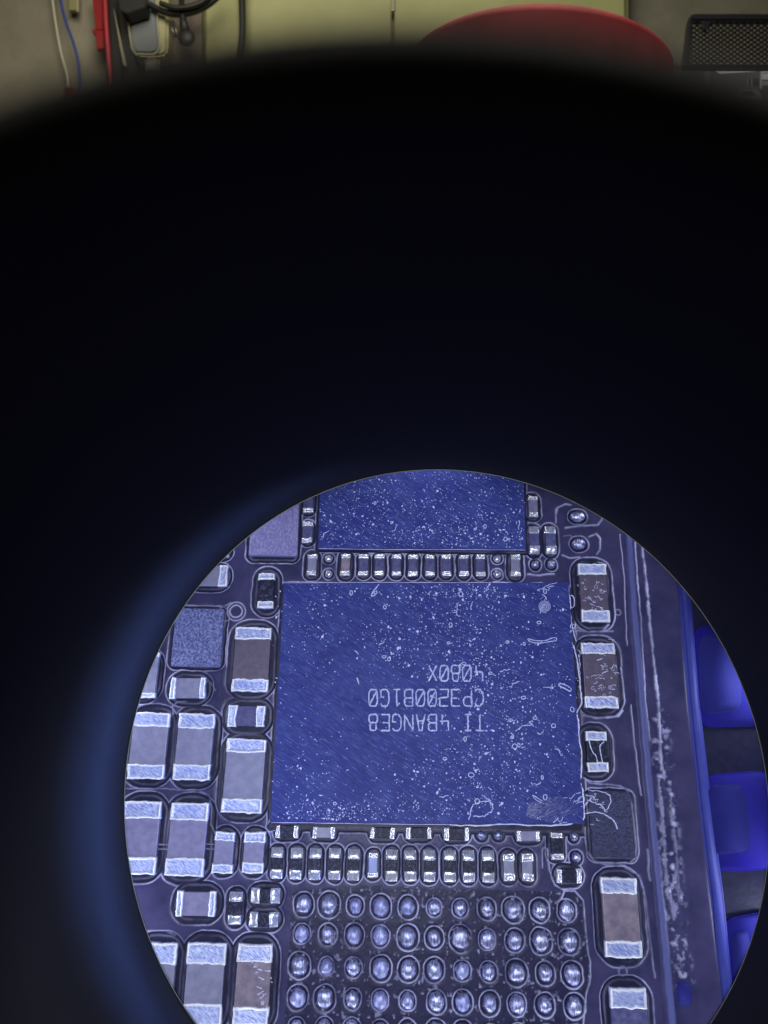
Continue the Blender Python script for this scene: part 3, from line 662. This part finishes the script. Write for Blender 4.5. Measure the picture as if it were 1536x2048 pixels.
nq = len(qs) // 4; me.polygons.add(nq); me.polygons.foreach_set('loop_start', np.arange(nq, dtype=np.int32) * 4)
me.polygons.foreach_set('use_smooth', np.ones(nq, bool)); me.update(calc_edges=True)
for nm, arr in (('coat', Cc), ('residue', np.clip(R, 0, 1)), ('strip', STR)):
    at_ = me.attributes.new(nm, 'FLOAT', 'POINT'); at_.data.foreach_set('value', arr.astype(np.float32).ravel())
m = mat('solder_mask', (.1, .1, .2), .45, 0, .22); b_ = m.node_tree.nodes['Principled BSDF']
tc = N(m, 'ShaderNodeTexCoord'); n1 = N(m, 'ShaderNodeTexNoise', Scale=1.1, Detail=8, Roughness=.62); L(m, tc.outputs['Object'], n1.inputs['Vector'])
c1 = N(m, 'ShaderNodeValToRGB'); c1.color_ramp.elements[0].position = .35; c1.color_ramp.elements[1].position = .68
c1.color_ramp.elements[0].color = (.026, .026, .085, 1); c1.color_ramp.elements[1].color = (.060, .053, .15, 1); L(m, n1.outputs[0], c1.inputs[0])
c2 = N(m, 'ShaderNodeValToRGB'); c2.color_ramp.elements[0].color = (.006, .006, .020, 1); c2.color_ramp.elements[1].color = (.020, .021, .068, 1)
n2 = N(m, 'ShaderNodeTexNoise', Scale=7, Detail=6); L(m, tc.outputs['Object'], n2.inputs['Vector']); L(m, n2.outputs[0], c2.inputs[0])
aC = N(m, 'ShaderNodeAttribute', attribute_name='coat'); aR = N(m, 'ShaderNodeAttribute', attribute_name='residue'); aS = N(m, 'ShaderNodeAttribute', attribute_name='strip')
x1 = N(m, 'ShaderNodeMix', data_type='RGBA'); L(m, aC.outputs['Fac'], x1.inputs[0]); L(m, c2.outputs[0], x1.inputs[6]); L(m, c1.outputs[0], x1.inputs[7])
x3 = N(m, 'ShaderNodeMix', data_type='RGBA'); L(m, aS.outputs['Fac'], x3.inputs[0]); L(m, x1.outputs[2], x3.inputs[6]); x3.inputs[7].default_value = (.10, .11, .30, 1)
x2 = N(m, 'ShaderNodeMix', data_type='RGBA'); L(m, aR.outputs['Fac'], x2.inputs[0]); L(m, x3.outputs[2], x2.inputs[6]); x2.inputs[7].default_value = (.62, .62, .97, 1)
L(m, x2.outputs[2], b_.inputs['Base Color'])
BOARD = thing('circuit_board', 'purple blue circuit board seen through the round microscope view', 'circuit board', BM)
link('solder_mask', me, m, BOARD)
o = link('flux_strand', FX.mesh('flux_strand'), M['flux'], BOARD); o['kind'] = 'stuff'
link('backing_plate', box_me('backing_plate', -8.8, 8.8, -8.0, 10.0, -.75, -.36, .03), M['plate'], BOARD)

# blue housing beside the board, lower than it
cH = up(1440, 1500, -.3); HM = BM @ Matrix.Translation((cH[0], cH[1], -.3))
HS = thing('connector_housing', 'deep blue plastic housing beyond the right edge of the board', 'housing', HM)
def soft_me(name, pts, z0, z1, bev, seg=6):
    bm = bmesh.new(); lo = [bm.verts.new((x, y, z0)) for x, y in pts]; hi = [bm.verts.new((x, y, z1)) for x, y in pts]; n = len(pts)
    bm.faces.new(hi); bm.faces.new(lo[::-1])
    for i in range(n): bm.faces.new((lo[i], lo[(i + 1) % n], hi[(i + 1) % n], hi[i]))
    bmesh.ops.recalc_face_normals(bm, faces=bm.faces)
    bmesh.ops.bevel(bm, geom=list(bm.edges), offset=bev, segments=seg, affect='EDGES', clamp_overlap=True)
    me = bpy.data.meshes.new(name); bm.to_mesh(me); bm.free()
    me.polygons.foreach_set('use_smooth', [True] * len(me.polygons)); return me
def rounded(pts, q=.28, n=5):
    out = []; k = len(pts)
    for i in range(k):
        a, b, c = Vector(pts[i - 1]), Vector(pts[i]), Vector(pts[(i + 1) % k])
        p0 = b + (a - b) * q; p1 = b + (c - b) * q
        for j in range(n + 1):
            t = j / n; out.append(p0 * (1 - t) ** 2 + b * 2 * t * (1 - t) + p1 * t * t)
    return [(p.x, p.y) for p in out]
def rel(pts, h): return [(p[0] - cH[0], p[1] - cH[1]) for p in (up(x, y, h) for x, y in pts)]
link('rail', soft_me('rail', rel([(1354, 1130), (1378, 1130), (1400, 1400), (1424, 1600), (1450, 1800), (1478, 2090), (1440, 2090), (1420, 1800), (1396, 1600), (1376, 1400)], -.1), 0, .22, .06), M['rail'], HS)
for pts, inn in (([(1388, 1250), (1500, 1255), (1540, 1330), (1545, 1452), (1398, 1455)], [(1400, 1268), (1478, 1272), (1484, 1330), (1486, 1420), (1404, 1430)]),
                 ([(1408, 1550), (1545, 1540), (1560, 1740), (1428, 1745)], [(1414, 1570), (1488, 1566), (1500, 1640), (1502, 1705), (1426, 1712)]),
                 ([(1448, 1840), (1550, 1820), (1550, 2070), (1482, 2090)], [(1462, 1870), (1500, 1860), (1510, 2000), (1486, 2040)])):
    so_ = link('socket', soft_me('socket', rounded(rel(pts, -.15), .2), -.02, .12, .06, 8), M['socket'], HS)
    link('lid', soft_me('lid', rounded(rel(inn, -.1), .25), .0, .19, .06, 8), M['lid'], so_)
link('latch', soft_me('latch', rounded(rel([(1352, 1965), (1380, 1963), (1386, 2008), (1358, 2014)], .02), .3), .22, .335, .02, 4), M['lid'], HS)

# ------------------------------------------------------------------ eyepiece: barrel, field stop, rubber eyecup
SH = 1.2
def stop_px(t, k=1.0):
    y = 1631 - 691 * k * math.sin(t); return 894 + .029 * (y - 1631) + 644 * k * math.cos(t), y
def loop_at(k, h):
    return [BM @ Vector((*up(*stop_px(2 * math.pi * i / 160, k), h), h)) for i in range(160)]
def loft(loops, closed=False):
    v = []; f = []; n = len(loops[0])
    for lp in loops: v += list(lp)
    for a in range(len(loops) - 1):
        for i in range(n): f.append((a * n + i, a * n + (i + 1) % n, (a + 1) * n + (i + 1) % n, (a + 1) * n + i))
    return v, f
EP = thing('eyepiece', 'black microscope eyepiece tube filling the frame around the round view', 'eyepiece', Matrix.Translation(C0))
inv = Matrix.Translation(-C0)
L0 = loop_at(1.0, SH); L1 = loop_at(1.002, SH + .02); L2 = loop_at(1.006, SH + .05)
rc = at(810, 2268, .8); RR = 2210 / F * .8 - .085
rim = [rc + Vector((RR * math.cos(2 * math.pi * i / 160), 0, RR * math.sin(2 * math.pi * i / 160))) for i in range(160)]
def lerp(a, b, t): return [p.lerp(q, t) for p, q in zip(a, b)]
inner = [L2] + [lerp(L2, rim, t) for t in (.02, .1, .25, .4, .55, .7, .85, .95, 1.0)]
cen = lambda lp: sum(lp, Vector()) / len(lp)
def grow(lp, d):
    c = cen(lp); return [p + (p - c).normalized() * d for p in lp]
o1 = [p + Vector((0, -.03, 0)) for p in grow(rim, .05)]; o2 = grow(rim, .095); o3 = [p + Vector((0, .4, 0)) for p in grow(rim, .12)]
BL = grow(loop_at(1.0, 1.4), 2.6); BB = grow(loop_at(1.0, -.8), 2.9)
v, f = loft([L1] + inner); link('inner_tube', pydata('inner_tube', [inv @ p for p in v], f, True), M['black'], EP)
v, f = loft([L1, L0, grow(loop_at(1.0, SH - .03), .02)]); link('field_stop_edge', pydata('field_stop_edge', [inv @ p for p in v], f, True), M['brass'], EP)
v, f = loft([grow(loop_at(1.0, SH - .03), .02), grow(loop_at(1.0, SH - .03), 2.6)]); link('field_stop', pydata('field_stop', [inv @ p for p in v], f, False), M['black'], EP)
v, f = loft([rim, o1, o2, o3]); link('eyecup_rim', pydata('eyecup_rim', [inv @ p for p in v], f, True), M['rubber'], EP)
v, f = loft([o3, BL, BB]); link('outer_shell', pydata('outer_shell', [inv @ p for p in v], f, True), M['black'], EP)

# ------------------------------------------------------------------ the room behind
DW = 60.0
def wbox(name, x0, y0, x1, y1, depth, thick, m, parent=None, bev=0, org=None):
    p = at(x0, y0, depth); q = at(x1, y1, depth)
    o_ = org or Vector((0, 0, 0))
    me = box_me(name, min(p.x, q.x) - o_.x, max(p.x, q.x) - o_.x, depth - o_.y, depth + thick - o_.y, min(p.z, q.z) - o_.z, max(p.z, q.z) - o_.z, bev)
    return link(name, me, m, parent)
def struct(o): o['kind'] = 'structure'; return o
MW = mat('beige_wall', (.3, .27, .21), .6); grain(MW, (.26, .235, .18), (.32, .29, .225), .35, bump=.02, bscale=3)
MC = mat('cream_cabinet', (.42, .42, .2), .45); grain(MC, (.37, .37, .175), (.44, .44, .215), .2, bump=.01, bscale=2)
MG = mat('grey_wall', (.3, .28, .22), .6); grain(MG, (.2, .19, .15), (.27, .255, .2), .3, bump=.02, bscale=4)
MB = mat('brown_panel', (.14, .11, .085), .6); grain(MB, (.11, .09, .07), (.16, .125, .1), .5)
struct(wbox('wall', -900, -900, 2600, 3200, DW + 3, 1, MG))
def wthing(name, label, cat, px, py, depth, group=None):
    p = at(px, py, depth); return thing(name, label, cat, Matrix.Translation(p), group), p
t, p = wthing('wall_panel', 'beige board behind the hanging leads at the upper left', 'panel', 170, 300, DW)
wbox('panel', -700, -600, 402, 1200, DW, 1.0, MW, t, .1, p)
t, p = wthing('cabinet', 'pale yellow metal cabinet with two tall doors behind the eyepiece', 'cabinet', 830, 300, DW)
for xa, xb in ((411, 783), (789, 1250)):
    wbox('door', xa, -600, xb, 1200, DW - .3, 1.2, MC, t, .12, p)
wbox('carcass', 404, -610, 1257, 1210, DW + .6, 1.6, MC, t, .05, p)
wbox('hinge', 782, -40, 790, 22, DW - .45, .5, mat('hinge', (.35, .34, .24), .4, .6), t, .05, p)
t, p = wthing('brown_board', 'narrow brown board behind the hanging plug', 'panel', 372, 60, DW - 1)
wbox('board', 338, -60, 404, 130, DW - 1, .5, MB, t, .05, p)

def cable(name, label, cat, pts, depth, r, m, n=8, group=None):
    P = smooth_path([at(x, y, depth) for x, y in pts], 8); base = P[-1].copy()
    v, f = tube_vf([q - base for q in P], r, n)
    o = link(name, pydata(name, v, f, True), m, None, Matrix.Translation(base)); tag(o, label, cat, group); return o
K = 60 / F
mblk = mat('black_cable', (.012, .012, .012), .5); mred = mat('red_plastic', (.30, .018, .022), .4); mred2 = mat('red_tube', (.42, .03, .045), .4)
cable('test_lead', 'thin white lead hanging at the upper left', 'cable', [(98, -60), (105, 0), (112, 50), (122, 105), (134, 150), (137, 176)], 59, .10, mat('white_lead', (.6, .57, .45), .45))
cable('test_lead', 'thin blue lead hanging beside the white one', 'cable', [(112, -60), (121, 0), (132, 45), (148, 90), (158, 135), (160, 185), (156, 215)], 58.6, .10, mat('blue_lead', (.03, .07, .36), .45))
cable('power_cable', 'straight black cable hanging over the yellow cabinet door', 'cable', [(484, -80), (484, 0), (485, 60), (481, 110), (470, 190)], 58.5, .26, mblk)
o = cable('coiled_cable', 'thick black cable loop curving down from the top edge', 'cable', [(455, -40), (436, -8), (405, 16), (370, 27), (335, 26), (300, 10)], 57, .24, mblk)
o = cable('coiled_cable', 'second black cable loop just inside the thick one', 'cable', [(440, -40), (415, -4), (385, 12), (350, 16), (320, 6)], 56.5, .2, mblk)
t, p = wthing('plug', 'black round plug hanging on its cable in front of the brown board', 'plug', 372, 92, 57)
bm = bmesh.new(); bmesh.ops.create_uvsphere(bm, u_segments=20, v_segments=12, radius=1)
for v_ in bm.verts: v_.co = Vector((v_.co.x * .64, v_.co.y * .35, v_.co.z * .66))
me = bpy.data.meshes.new('plug_body'); bm.to_mesh(me); bm.free(); me.polygons.foreach_set('use_smooth', [True] * len(me.polygons))
ob = link('plug_body', me, mblk, t); ob.location = at(373, 76, 57) - p
v, f = tube_vf([at(x, y, 57) - p for x, y in ((362, -30), (364, 20), (367, 45), (371, 66))], [.2, .22, .3, .42], 10); link('plug_neck', pydata('plug_neck', v, f, True), mblk, t)
t, p = wthing('metal_clip', 'small metal clip beside the black plug', 'clip', 346, 60, 56)
mm = mat('clip_metal', (.22, .2, .16), .35, .8)
for xx, yy in ((340, 42), (347, 43)):
    v, f = tube_vf([at(xx, yy, 56) - p, at(xx + 9, yy + 32, 56) - p], .09, 6); link('clip_arm', pydata('clip_arm', v, f, True), mm, t)
me = box_me('clip_body', -.22, .22, -.1, .1, -.6, .6, .05); ob = link('clip_body', me, mblk, t); ob.location = at(348, 58, 56.2) - p; ob.rotation_euler = (0, math.radians(-18), 0)
# red connector, terminal clip
t, p = wthing('wire_connector', 'small red connector at the lower end of the white lead', 'connector', 139, 205, 58.8)
wbox('shell', 128, 176, 151, 196, 58.8, .7, mred, t, .12, p); wbox('nose', 133, 195, 146, 207, 58.9, .5, mred, t, .1, p)
t, p = wthing('plastic_clip', 'small yellowish clip at the top edge beside the blue lead', 'clip', 147, 20, 59)
mclip = mat('yellow_clip', (.30, .28, .14), .5)
wbox('clip_plate', 137, -30, 152, 20, 59, .4, mclip, t, .06, p); wbox('clip_tongue', 152, -30, 157, 23, 58.9, .3, mat('clip_edge', (.4, .38, .24), .5), t, .04, p)
# red tool and tube
t, p = wthing('red_tool', 'dark red plastic tool hanging next to the red tube', 'tool', 197, 98, 58)
def poly_thing(name, pts, depth, thick, m, parent, p, bev=.05):
    P = [at(x, y, depth) for x, y in pts]; n = len(P); bm = bmesh.new()
    A = [bm.verts.new(q - p) for q in P]; B = [bm.verts.new(q - p + Vector((0, thick, 0))) for q in P]
    bm.faces.new(A); bm.faces.new(B[::-1])
    for i in range(n): bm.faces.new((A[i], B[i], B[(i + 1) % n], A[(i + 1) % n]))
    bmesh.ops.recalc_face_normals(bm, faces=bm.faces)
    if bev: bmesh.ops.bevel(bm, geom=list(bm.edges), offset=bev, segments=3, affect='EDGES', clamp_overlap=True)
    me = bpy.data.meshes.new(name); bm.to_mesh(me); bm.free(); return link(name, me, m, parent)
poly_thing('handle', [(182, -30), (206, -30), (206, 60), (191, 60)], 58, .5, mred, t, p); poly_thing('thumb_stop', [(184, 58), (192, 56), (192, 70), (184, 64)], 57.9, .4, mred, t, p)
poly_thing('tip', [(190, 60), (207, 60), (208, 97), (193, 98)], 58.02, .46, mred, t, p)
cable('red_tube', 'long bright red tube hanging among the black tools', 'tube', [(208, -40), (210, 0), (213, 60), (217, 110), (221, 160), (222, 190)], 57.5, .19, mred2)
G = 'black straps hanging among the tools'
for pts, lb in (([(206, -30), (216, -30), (226, 190), (214, 190)], 'narrow black strap behind the red tube'),
                ([(214, -30), (232, -30), (246, 190), (226, 190)], 'black strap right of the red tube'),
                ([(231, -30), (262, -30), (264, 60), (276, 160), (252, 175)], 'wide black strap left of the clear bottle')):
    p = at(pts[-1][0], pts[-1][1], 58.4); o = poly_thing('strap', pts, 58.4 - .3 * pts[0][0] / 231, .25, mblk, None, p); o.location = p; tag(o, lb, 'strap', G)
p = at(251, 135, 57.4); o = poly_thing('spudger', [(226, 14), (229, 24), (245, 95), (254, 134), (247, 132), (240, 95)], 57.4, .12, mat('pale_metal', (.42, .4, .3), .35, .4), None, p, .02); o.location = p
tag(o, 'thin pale metal spudger between the two black straps', 'spudger')
t, p = wthing('black_box', 'black box corner hanging in front of the clear bottle top', 'box', 262, 27, 56)
poly_thing('box_body', [(232, -40), (286, -40), (291, 14), (254, 27), (240, 20)], 56, 1.2, mblk, t, p)
# clear plastic bottle
t, p = wthing('plastic_bottle', 'clear plastic bottle with pale yellow side hanging neck down', 'bottle', 305, 145, 57.6)
mcl = mat('milky_plastic', (.20, .22, .24), .3); mye = mat('yellowed_plastic', (.44, .42, .24), .45); mrim = mat('bottle_rim', (.45, .44, .33), .4)
poly_thing('bottle_body', [(250, -40), (335, -40), (336, 100), (332, 109), (322, 113), (274, 112), (264, 104), (260, 90)], 57.6, 1.6, mye, t, p, .2)
poly_thing('window', [(255, -38), (308, -38), (317, 92), (313, 103), (304, 107), (274, 106), (267, 98), (264, 86)], 57.45, .3, mcl, t, p, .12)
rp = [(253, 20), (262, 88), (266, 102), (275, 109), (305, 110), (315, 104), (319, 92), (316, 60), (311, -20)]
v, f = tube_vf([q - p for q in smooth_path([at(x, y, 57.4) for x, y in rp], 4)], .055, 6); link('rim', pydata('rim', v, f, True), mrim, t)
poly_thing('neck', [(288, 110), (319, 108), (317, 146), (291, 146)], 57.8, 1.0, mat('neck_plastic', (.22, .21, .17), .4), t, p, .2)

# red knob behind the eyepiece, near
t, p = wthing('red_dome', 'big soft red rounded cap peeking over the black eyepiece', 'cap', 1075, 420, 9.0)
mrk = mat('red_cap', (.50, .03, .035), .6, 0, .2); grain(mrk, (.52, .04, .045), (.68, .07, .08), 2)
prof = []
R0 = 306 / F * 9.0; HT = 3.0
for i in range(15):
    a = math.pi / 2 * i / 14; prof.append((R0 * math.sin(a), .38 * math.cos(a)))
prof += [(R0 * 1.0, -.4), (R0 * .99, -1.2), (R0 * .97, -HT)]
v = []; f = []; n = 64
for r_, z_ in prof:
    for j in range(n): v.append((r_ * math.cos(2 * math.pi * j / n), r_ * .8 * math.sin(2 * math.pi * j / n), z_))
for i in range(len(prof) - 1):
    for j in range(n): f.append((i * n + j, (i + 1) * n + j, (i + 1) * n + (j + 1) % n, i * n + (j + 1) % n))
ctr = at(1074, 152, 9.0 + R0 * .8)
ob = link('shell', pydata('shell', v, f, True), mrk, t); ob.location = ctr - p; ob.rotation_euler = (math.radians(2), math.radians(3.5), 0)
v, f = tube_vf([Vector((R0 * .90 * math.cos(a), R0 * .72 * math.sin(a), -HT)) for a in [i * math.pi / 20 for i in range(40)]], .3, 8, True)
ob = link('base_ring', pydata('base_ring', v, f, True), mblk, t); ob.location = ctr - p

# black mesh tray and monitor at the right
t, p = wthing('mesh_tray', 'black wire mesh tray with a rounded frame at the upper right', 'tray', 1460, 135, 52)
mfr = mat('tray_frame', (.014, .013, .02), .45)
fr = [(1389, 28), (1660, 22), (1700, 134), (1363, 134), (1372, 60), (1378, 34)]
DT = 52.0
def bar(name, pts, r, m, n=8, flat=1.0):
    v, f = tube_vf([at(x, y, DT) - p for x, y in pts], r, n, False, flat); return link(name, pydata(name, v, f, True), m, t)
poly_thing('top_bar', [(1388, 26), (1660, 26), (1660, 41), (1386, 41), (1380, 36), (1380, 30)], DT, .5, mfr, t, p, .12)
poly_thing('side_bar', [(1379, 34), (1386, 40), (1381, 134), (1365, 134), (1372, 80), (1376, 45)], DT + .003, .5, mfr, t, p, .1)
poly_thing('bottom_bar', [(1366, 127), (1660, 127), (1660, 135), (1365, 135)], DT - .05, .6, mfr, t, p, .1)
poly_thing('bracket', [(1404, 41), (1424, 41), (1414, 62), (1406, 58)], DT - .02, .3, mfr, t, p, .04)
acc = Acc(); 
def clipline(x0, y0, dx, dy):
    pts = []
    for k in range(0, 200):
        x = x0 + dx * k * 4; y = y0 + dy * k * 4
        if 1380 <= x <= 1560 and 40 <= y <= 129: pts.append((x, y))
    return pts
for k in range(-30, 60):
    for sgn in (1, -1):
        q = clipline(1380 + k * 13.5 - 150, 40 if sgn > 0 else 129, .78, .55 * sgn)
        if len(q) > 1: acc.tube([at(x, y, DT + .15 + .04 * sgn) - p for x, y in (q[0], q[-1])], 0.062, 4)
ob = link('wire_mesh', acc.mesh('wire_mesh', False), mfr, t); ob['kind'] = 'stuff'
t, p = wthing('monitor', 'monitor showing a dim camera picture of a garage below the mesh tray', 'monitor', 1480, 320, 54)
wbox('casing', 1340, 132, 1760, 330, 54, 1.5, mfr, t, .1, p)
def scr(name, pts, g, z):
    g *= 1.7
    ms = mat('screen_' + name, (g, g, g * .95), .6, emit=1.0); ms.node_tree.nodes['Principled BSDF'].inputs['Base Color'].default_value = (.02, .02, .02, 1)
    P = [at(x, y, 53.95 - z * .01) - p for x, y in pts]
    return link(name, pydata(name, P, [tuple(range(len(P)))]), ms, t)
scr('screen', [(1345, 136), (1345, 320), (1750, 320), (1750, 136)], .022, 0)
scr('sky_band', [(1420, 136), (1440, 150), (1700, 138), (1700, 134)], .16, 1)
scr('building', [(1424, 150), (1424, 186), (1522, 182), (1522, 143)], .030, 2)
scr('window', [(1492, 160), (1492, 174), (1518, 173), (1518, 158)], .012, 4)
for xx in (1494, 1502): scr('post', [(xx, 159), (xx, 176), (xx + 2, 176), (xx + 2, 159)], .09, 5)
scr('post', [(1521, 144), (1519, 178), (1523, 180), (1524, 144)], .11, 5)
scr('pillar', [(1408, 145), (1408, 200), (1420, 198), (1420, 142)], .045, 3)
scr('wall_strip', [(1524, 148), (1524, 160), (1700, 158), (1700, 144)], .14, 3)
scr('wall_strip', [(1524, 163), (1524, 172), (1700, 170), (1700, 160)], .07, 3)
scr('car', [(1472, 190), (1482, 180), (1512, 180), (1520, 186), (1524, 200), (1470, 206)], .060, 4)
scr('car_window', [(1480, 189), (1485, 184), (1502, 184), (1511, 191), (1498, 194)], .010, 6)
acc = Acc()
for i, ch in enumerate('6/17 12:24:32'):
    for st in CH[ch]:
        acc.tube([at(1361 + i * 5.0 + u * 3.4, 141 - v * 6, 53.85) - p for u, v in st], .018, 4)
mt = mat('screen_text', (.3, .3, .28), .6, emit=.8); link('time_stamp', acc.mesh('time_stamp', False), mt, t)
